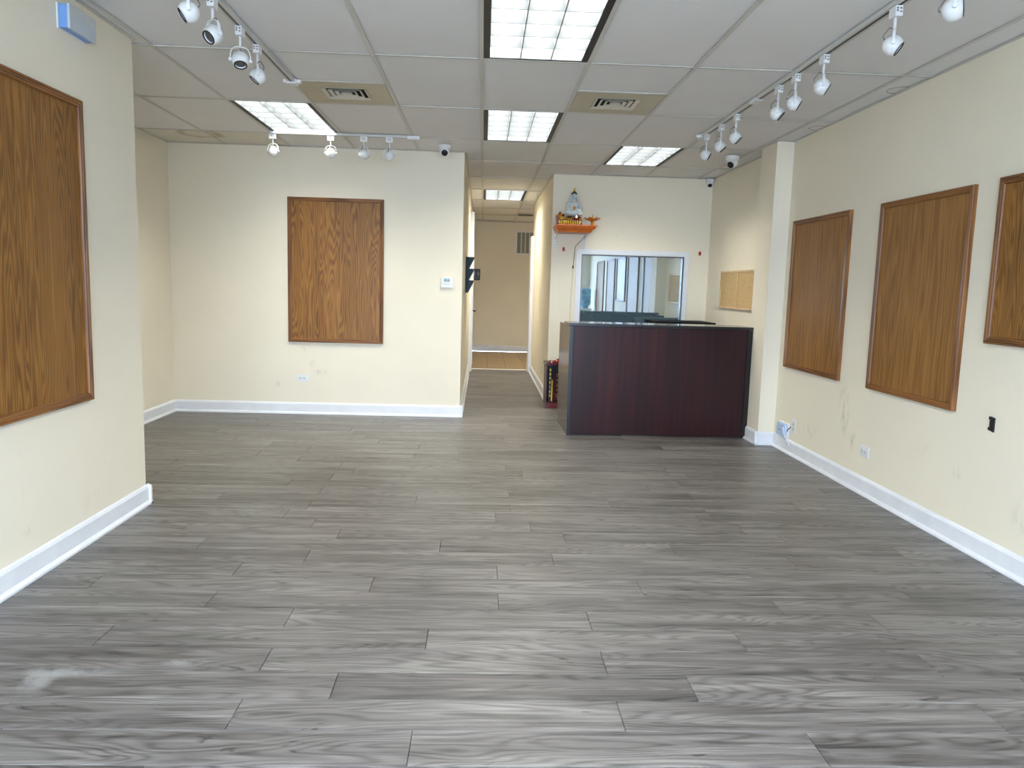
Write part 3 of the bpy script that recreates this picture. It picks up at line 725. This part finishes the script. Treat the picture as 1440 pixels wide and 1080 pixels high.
# the seated porcelain figure
t = thing('porcelain_statue', 'white porcelain seated figurine in robe and veil on the altar shelf', 'statue', (.985, 8.75, SZ+.105)); t.scale = (1.42, 1.3, 1.34)
bd = MB()
bd.ball((0, .002, .030), .066, .052, .032)              # folded legs and robe skirt
bd.ball((-.044, -.024, .026), .028, .034, .023); bd.ball((.044, -.024, .026), .028, .034, .023)   # knees
bd.ball((0, .010, .070), .038, .032, .050)              # torso
bd.ball((0, .010, .106), .036, .026, .020)              # shoulders
for s_ in (-1, 1):
    for k in range(6):
        u = k/5; bd.ball((s_*(.038+.010*math.sin(u*PI*.8)), .004-.038*u, .102-.050*u), .014+.005*u, .015, .018, 14, 8)   # sleeves
    for k in range(4):
        u = k/3; bd.ball((s_*(.038-.033*u), -.036-.010*u, .054+.006*u), .011, .011, .011, 12, 8)    # forearms meeting
    for k in range(8):
        u = k/7; bd.ball((s_*(.020+.022*u**1.3), .018, .190-.085*u), .0075+.004*u, .012, .012, 12, 8)   # veil falling to the shoulders
bd.ball((0, .022, .165), .021, .010, .036)              # veil behind the head
bd.ball((0, .004, .134), .012, .012, .016)              # neck
st = bd.build('robe', 'porcelain', t)
rm = st.modifiers.new('merge', 'REMESH'); rm.mode = 'VOXEL'; rm.voxel_size = .0032; rm.use_smooth_shade = True
sm_ = st.modifiers.new('soften', 'SMOOTH'); sm_.iterations = 3
hd = MB().ball((0, -.004, .168), .0195, .021, .0275); hd.ball((0, -.0255, .164), .003, .004, .006, 10, 8)
for s_ in (-1, 1): hd.ball((s_*.0195, 0, .165), .0035, .006, .009, 8, 6)
hd = hd.build('head', 'porcelain', t)
ey = MB()
for s_ in (-1, 1): ey.box(s_*.008-.0042, s_*.008+.0042, -.0262, -.020, .1695, .1715); ey.box(s_*.008-.005, s_*.008+.005, -.0252, -.019, .176, .1772)
ey.box(-.0045, .0045, -.0258, -.020, .153, .1552); ey.build('face_paint', 'ink', hd)
MB().ball((0, .003, .187), .0225, .0225, .0150).ball((0, .007, .203), .0105, .0105, .011).build('hair', 'hair', t)
MB().lathe([(.006, .208), (.0095, .216), (.007, .226), (.003, .236), (.001, .241)], (0, 0, 1), (0, .004, 0), 16).build('crown', 'goldplain', t)
MB().lathe([(.020, .002), (.026, .016), (.010, .03)], (0, 0, 1), (0, -.050, .052), 12, .45, .45).build('held_vase', 'bronze', t)
# lotus base under the figure
t = thing('lotus_stand', 'gold and red lotus stand under the porcelain figurine', 'stand', (.985, 8.75, SZ)); t.scale = (1.2, 1.1, 1.25)
MB().box(-.075, .075, -.06, .06, 0, .035, .004).build('plinth', 'red', t)
MB().lathe([(.06, .035), (.052, .05), (.062, .066), (.074, .080), (.070, .084)], (0, 0, 1), (0, 0, 0), 28, 1., .78).build('cup', 'darkred', t)
for k in range(16):
    a = 2*PI*k/16; MB().ball((.069*math.cos(a), .054*math.sin(a), .060), .011, .009, .014, 10, 6).build('petal', 'gold', t)
t = thing('altar_rail', 'row of small bright gold posts along the front of the altar shelf', 'altar rail', (.915, 8.545, SZ))
MB().box(-.115, .125, -.006, .010, 0, .008, .002).build('base_rail', 'bronze', t); MB().box(-.115, .125, -.006, .010, .046, .056, .002).build('top_rail', 'darkred', t)
for k in range(10): MB().lathe([(.0085, .008), (.0100, .020), (.0070, .034), (.0095, .046)], (0, 0, 1), (-.105+k*.0245, 0, 0), 10).build('post', 'goldplain', t)
t = thing('altar_lamp', 'small glowing lamp in a red cup before the figurine', 'lamp', (1.002, 8.61, SZ))
MB().lathe([(.022, 0), (.012, .014), (.012, .045), (.030, .062), (.032, .080)], (0, 0, 1), (0, 0, 0), 16).build('cup', 'red', t)
MB().lathe([(.010, .080), (.014, .088), (.009, .100), (.002, .112)], (0, 0, 1), (0, 0, 0), 14).build('bulb', 'flame', t)
t = thing('incense_burner', 'ornate gold and dark red incense burner at the left shelf end', 'incense burner', (.835, 8.64, SZ)); t.scale = (1., 1., 1.15)
MB().box(-.052, -.030, -.04, .05, 0, .085, .003).build('side_screen', 'red', t)
MB().lathe([(.030, 0), (.026, .012), (.040, .035), (.044, .055), (.034, .070), (.038, .078)], (0, 0, 1), (0, 0, 0), 20).build('bowl', 'gold', t)
for k in range(3):
    a = 2*PI*k/3+.4; MB().ball((.022*math.cos(a), .018*math.sin(a), .096), .017, .014, .014, 12, 8).build('finial', 'bronze' if k else 'darkred', t)
MB().tube([(-.038, 0, .05), (-.056, 0, .07), (-.052, 0, .095), (-.036, 0, .10)], .006, 8).build('handle', 'gold', t)
MB().tube([(.038, 0, .05), (.054, 0, .07), (.050, 0, .09), (.036, 0, .095)], .006, 8).build('handle', 'gold', t)
MB().lathe([(.012, .098), (.018, .108), (.008, .122), (.002, .130)], (0, 0, 1), (-.012, 0, 0), 12).build('knob', 'red', t)
t = thing('offering_stand', 'flared bronze-gold offering stand at the right shelf end', 'offering stand', (1.185, 8.66, SZ))
MB().lathe([(.044, 0), (.040, .006), (.020, .016), (.014, .030), (.018, .050), (.030, .060), (.040, .064)], (0, 0, 1), (0, 0, 0), 22).build('pedestal', 'bronze', t)
for k in range(6):
    a = 2*PI*k/6; ca, sa = math.cos(a), math.sin(a)
    pts = [(.012, .064, .016), (.040, .070, .026), (.064, .076, .026), (.082, .090, .014), (.088, .082, .001)]
    vs = []; fs = []
    for (r_, z_, w_) in pts:
        for s_ in (-1, 0, 1): vs.append((r_*ca-s_*w_*sa, r_*sa+s_*w_*ca, z_+(.010 if s_ == 0 else 0)))
    n0 = len(vs); vs += [(x, y, z-.006) for x, y, z in vs]
    for i in range(len(pts)-1):
        for j in range(2):
            q = (i*3+j, i*3+j+1, i*3+j+4, i*3+j+3); fs += [q, tuple(n0+k_ for k_ in reversed(q))]
    MB().add(vs, fs, True).build('petal', 'bronze', t)
MB().lathe([(.012, .066), (.020, .080), (.016, .096), (.005, .104), (.003, .135), (.001, .14)], (0, 0, 1), (0, 0, 0), 14).build('candle_spike', 'gold', t)
# cord from the shelf down the window casing
t = thing('power_cable', 'thin brown cord drooping from the altar shelf to the window casing', 'cord', (1.135, YR-.012, 1.905))
MB().tube([(0, 0, 0), (-.012, 0, -.02), (-.035, 0, -.05), (-.075, 0, -.09), (-.098, .004, -.115), (-.104, .004, -.18), (-.108, .004, -.26), (-.116, .004, -.34)], .0032, 6).build('wire', 'cable', t)
MB().box(-.124, -.108, -.006, .012, -.365, -.335, .002).build('plug', 'black', t)
t = thing('wall_cable', 'thin pale cable running down the wall left of the window casing', 'cable', (1.018, YR-.004, 1.53))
MB().tube([(0, 0, 0), (-.004, 0, -.15), (-.012, 0, -.4), (-.016, 0, -.75)], .0025, 6).build('cable_run', 'vent', t)
for x, z, lb in ((.905, 1.755, 'small red paper tag on the wall below the altar shelf'), (2.475, 1.752, 'small red paper tag on the wall right of the reception window')):
    t = thing('red_tag', lb, 'wall tag', (x, YR, z), 0, 'red wall tags')
    MB().box(-.014, .014, -.003, 0, -.022, .022, .001).build('paper', 'tagred', t)
    MB().box(-.006, .006, -.0036, -.002, -.012, .012).build('mark', 'red', t)

# ------------------------------------------------------------------ floor shrine by the hall corner
t = thing('floor_shrine', 'dark red lacquered floor shrine with gold writing behind the counter end', 'shrine', (.716, 8.42, 0)); t.scale = (1, 1, 1.07)
w_, d_ = .32, .36
MB().box(.012, w_-.01, -.03, .05, .0, .048, .004).build('step', 'shrine_red', t)
MB().box(0, w_, 0, d_, .012, .062, .004).build('base', 'darkred', t)
MB().box(0, .012, .02, d_, .062, .44).build('side_panel', 'darkred', t); MB().box(w_-.012, w_, .02, d_, .062, .44).build('side_panel', 'darkred', t)
MB().box(.012, w_-.012, d_-.012, d_, .062, .44).build('back_panel', 'black', t)
MB().box(-.010, w_+.010, -.012, d_, .435, .460, .004).build('roof', 'darkred', t)
cr = [(.0, .46)]
for k in range(0, 21):
    u = k/20; cr.append((.0+w_*u, .462+.045*math.sin(PI*u)**.6+.008*math.sin(u*PI*6)))
cr.append((w_, .46)); MB().prism(cr, -.004, .012, 'Y').build('crest', 'red', t)
for k in range(5): MB().ball((.05+k*.055, -.006, .477+(.012 if k in (1, 2, 3) else 0)), .010, .006, .009, 10, 6).build('crest_boss', 'gold' if k % 2 else 'porcelain', t)
for x in (.030, w_-.054):
    b = MB().box(x, x+.024, -.002, .010, .066, .432).build('couplet_board', 'black', t)
    for k in range(7):
        z = .395-k*.044; g_ = MB()
        for q in range(4):
            a, c_ = random.uniform(.003, .013), random.uniform(-.014, .014)
            if q % 2: g_.box(x+.003, x+.021, -.0035, -.0015, z+c_-.0022, z+c_+.0022)
            else: g_.box(x+.003+a-.0015, x+.003+a+.0022, -.0035, -.0015, z-.014, z+.014)
        g_.build('gold_character', 'goldplain', b)
cb = MB().box(.085, w_-.085, .10, .112, .066, .36).build('center_board', 'darkred', t)
for k in range(5):
    z = .33-k*.052; g_ = MB()
    for q in range(3): g_.box(.118+.012*((k+q) % 2), w_-.118-.010*((k+2*q) % 3), .097, .101, z+q*.011-.012, z+q*.011-.008)
    g_.box(.157, .162, .097, .101, z-.02, z+.018); g_.build('gold_character', 'gold', cb)
for x in (.068, w_-.068): MB().lathe([(.013, .064), (.008, .075), (.008, .25), (.010, .265), (.003, .29)], (0, 0, 1), (x, .05, 0), 12).build('candle_lamp', 'goldplain', t)
MB().lathe([(.020, .064), (.030, .08), (.036, .11), (.030, .118)], (0, 0, 1), (w_/2, .05, 0), 18).build('incense_bowl', 'bronze', t)

# ------------------------------------------------------------------ cork board, thermostat, outlets, small wall things
t = thing('cork_board', 'tan double cork board with pale wood frame beside the column', 'cork board', (XR, 7.79, 1.152), FACE_RIGHT)
MB().box(-.565, .565, -.008, 0, .005, .385).build('backing', 'pine', t)
for a, b in ((-.553, -.008), (.008, .553)): MB().box(a, b, -.012, -.008, .017, .373).build('cork', 'cork', t)
for (a, b, c, d) in ((-.57, -.552, 0, .39), (.552, .57, 0, .39), (-.009, .009, .018, .372)): MB().box(a, b, -.02, 0, c, d, .002).build('frame_bar', 'pine', t)
for (c, d) in ((0, .018), (.372, .39)): MB().box(-.552, .552, -.02, 0, c, d, .002).build('frame_bar', 'pine', t)

t = thing('thermostat', 'white wall thermostat near the hall corner', 'thermostat', (-.358, YB, 1.285))
MB().box(-.060, .060, -.010, 0, .0, .104, .004).build('back_plate', 'offwhite', t)
MB().box(-.055, .055, -.030, -.009, .042, .102, .005).build('body', 'white', t)
MB().box(-.055, .055, -.034, -.009, .004, .040, .005).build('cover_flap', 'white', t)
sc = MB().box(-.032, .030, -.0312, -.029, .058, .092).build('screen', 'lcd', t)
dg = MB()
for k, x in enumerate((-.024, -.010, .008, .020)): dg.box(x, x+.006, -.0318, -.031, .066, .086 if k % 2 else .080)
dg.box(-.026, .024, -.0318, -.031, .061, .0635); dg.build('digits', 'ink', sc)
for k in range(3): MB().box(-.03+k*.022, -.018+k*.022, -.0355, -.033, .030, .034).build('button', 'grey', t)

def outlet(label, x, y, z, face, horiz, group='wall outlets'):
    t = thing('wall_outlet', label, 'wall outlet', (x, y, z), face, group)
    hx, hz = (.058, .036) if horiz else (.036, .058)
    MB().box(-hx, hx, -.006, 0, -hz, hz, .003).build('cover_plate', 'white', t)
    for s_ in (-1, 1):
        cx, cz = (s_*.020, 0) if horiz else (0, s_*.020)
        r = MB().lathe([(.0165, 0), (.0165, .003), (.015, .0036)], (0, -1, 0), (cx, -.005, cz), 18).build('socket', 'offwhite', t)
        for q in (-1, 1):
            if horiz: MB().box(cx-.004, cx+.005, -.0093, -.008, q*.006-.0012, q*.006+.0012).build('slot', 'ink', r)
            else: MB().box(q*.006-.0012, q*.006+.0012, -.0093, -.008, cz-.004, cz+.005).build('slot', 'ink', r)
        MB().ball((cx-.010 if horiz else cx, -.0085, cz if horiz else cz-.010), .0024, .001, .0024, 8, 6).build('ground_hole', 'ink', r)
    MB().lathe([(.003, 0), (.003, .001)], (0, -1, 0), (0, -.006, 0), 10).build('screw', 'grey', t)
    return t
outlet('white horizontal double outlet low on the back wall under the oak board', -1.770, YB, .358, FACE_BACK, True)
outlet('white horizontal double outlet low on the right wall', XR, 5.00, .288, FACE_RIGHT, True)
outlet('white upright outlet on the right wall beside the pale blue box', XR, 6.185, .240, FACE_RIGHT, False)

t = thing('network_box', 'pale blue and white network box with a cord low by the column', 'network box', (XR, 6.37, .120), FACE_RIGHT)
MB().box(-.10, .10, -.020, 0, 0, .125, .006).build('back_shell', 'white', t)
MB().box(-.085, .088, -.040, -.018, .010, .118, .008).build('front_cover', 'paleblue', t)
MB().box(-.03, -.005, -.0408, -.039, .055, .062).build('status_mark', 'ink', t)
MB().tube([(.07, -.043, .09), (.088, -.048, .07), (.10, -.044, .035), (.105, -.03, .005), (.12, -.025, -.02), (.14, -.018, -.03), (.16, -.019, -.055)], .004, 8).build('cord', 'white', t)
MB().tube([(.10, -.02, .06), (.14, -.03, .085), (.17, -.02, .11)], .004, 6).build('plug_lead', 'ink', t)

t = thing('wall_bracket', 'small black bracket screwed to the right wall, tilted', 'bracket', (XR, 3.752, .665), FACE_RIGHT)
MB().prism([(-.010, .0), (.018, -.006), (.018, .066), (-.010, .07)], -.008, 0, 'Y').build('plate', 'black', t)
for z in (.0, .054): MB().box(-.017, -.010, -.012, 0, z, z+.016, .001).build('hook', 'black', t)
MB().box(-.015, -.010, -.008, 0, .018, .052).build('metal_strip', 'grey', t)

t = thing('door_chime', 'white chime box with painted-in blue daylight, high on the near left wall', 'chime', (XL, 3.835, 2.415), FACE_LEFT)
MB().box(-.122, .122, -.006, 0, -.004, .106, .002).build('back_plate', 'white', t)
MB().box(-.116, .116, -.046, -.006, 0, .102, .003).build('body', 'blue', t)  # blue of reflected daylight is put into the body colour
cv = MB().box(-.120, .120, -.058, -.046, -.003, .105, .004).build('front_cover', 'bluegrey', t)
for k in range(8): MB().box(-.108, .108, -.0595, -.057, .060+k*.005, .0622+k*.005).build('louver', 'offwhite', cv)

# ------------------------------------------------------------------ hall things
t = thing('file_holder', 'dark teal three-pocket file holder on the left hall wall', 'file holder', (XH0, 9.26, 1.23), FACE_LEFT)
MB().box(-.12, .12, -.006, 0, 0, .42, .002).build('back_panel', 'teal', t)
for k in range(3):
    z = .0+k*.135
    for s_ in (-1, 1): MB().prism([(-.006, z), (-.028, z), (-.100, z+.145), (-.006, z+.145)], s_*.118-.002, s_*.118+.002, 'X').build('pocket_side', 'teal', t)
    MB().prism([(-.028, z), (-.100, z+.145), (-.103, z+.145), (-.031, z)], -.12, .12, 'X').build('pocket_front', 'teal', t)
    MB().box(-.118, .118, -.030, -.006, z, z+.004).build('pocket_floor', 'teal', t)
    if k < 2: MB().box(-.09, .09, -.05, -.046, z+.02, z+.165).build('paper', 'white', t)
t = thing('restroom_sign', 'black restroom sign with two pale figures on the end wall', 'sign', (-.145, YE, 1.42))
MB().box(-.078, .078, -.005, 0, 0, .225, .002).build('plate', 'black', t)
for s_ in (-1, 1):
    x = s_*.036
    g = MB().lathe([(.011, 0), (.011, .002)], (0, -1, 0), (x, -.005, .190), 14)
    if s_ < 0: g.prism([(x-.017, .172), (x+.017, .172), (x+.019, .115), (x+.012, .115), (x+.011, .068), (x+.002, .068), (x+.002, .115), (x-.002, .115), (x-.002, .068), (x-.011, .068), (x-.012, .115), (x-.019, .115)], -.007, -.0045, 'Y')
    else: g.prism([(x-.013, .172), (x+.013, .172), (x+.024, .105), (x+.010, .105), (x+.010, .068), (x-.010, .068), (x-.010, .105), (x-.024, .105)], -.007, -.0045, 'Y')
    g.build('figure', 'signwhite', t)
def text(name, body, size, mat, parent, loc):
    cu = bpy.data.curves.new(name, 'FONT'); cu.body = body; cu.size = size; cu.align_x = 'CENTER'; cu.align_y = 'CENTER'; cu.extrude = .0006
    tmp = bpy.data.objects.new(name, cu); COL.objects.link(tmp); tmp.rotation_euler = (PI/2, 0, 0); tmp.location = loc
    dg_ = bpy.context.evaluated_depsgraph_get(); me = bpy.data.meshes.new_from_object(tmp.evaluated_get(dg_)); COL.objects.unlink(tmp); bpy.data.objects.remove(tmp)
    me.materials.clear(); me.materials.append(M[mat]); o = bpy.data.objects.new(name, me); COL.objects.link(o); o.parent = parent; o.location = loc; o.rotation_euler = (PI/2, 0, 0); return o
text('lettering', 'RESTROOM', .024, 'signwhite', t, (0, -.0055, .042))
t = thing('return_grille', 'grey return-air grille with white bars high on the end wall', 'air grille', (.82, YE, 1.965))
MB().box(-.18, .18, -.006, 0, 0, .44).build('backing', 'slat', t)
for (a, b, c, d) in ((-.19, -.165, -.01, .45), (.165, .19, -.01, .45)): MB().box(a, b, -.016, 0, c, d).build('frame_bar', 'trim', t)
for (c, d) in ((-.01, .015), (.425, .45)): MB().box(-.165, .165, -.016, 0, c, d).build('frame_bar', 'trim', t)
for x in (-.082, 0, .082): MB().box(x-.008, x+.008, -.014, 0, .015, .425).build('mullion', 'trim', t)
for k in range(18): MB().box(-.165, .165, -.011, -.005, .025+k*.022, .032+k*.022).build('slat', 'slat', t)

# ------------------------------------------------------------------ water cooler by the shop front (shows in the reception window)
t = thing('water_cooler', 'white water cooler with a blue bottle, reflected at the window left edge', 'water cooler', (2.36, -.05, 0))
MB().box(-.15, .15, -.16, .16, .0, .86, .015).build('cabinet', 'white', t)
MB().box(-.11, .11, -.01+.16, .175, .50, .66, .004).build('tap_recess', 'grey', t)
for s_ in (-1, 1): MB().cyl((s_*.04, .17, .64), (s_*.04, .20, .62), .012, 10).build('tap', 'blue' if s_ < 0 else 'red', t)
b = MB().lathe([(.06, .86), (.07, .90), (.128, .955), (.134, .97), (.134, 1.05), (.126, 1.06), (.126, 1.075), (.134, 1.085), (.134, 1.17), (.126, 1.18), (.126, 1.195), (.134, 1.205), (.134, 1.29), (.12, 1.315), (.05, 1.32), (.001, 1.31)], (0, 0, 1), (0, 0, 0), 32).build('water_bottle', 'jug', t)
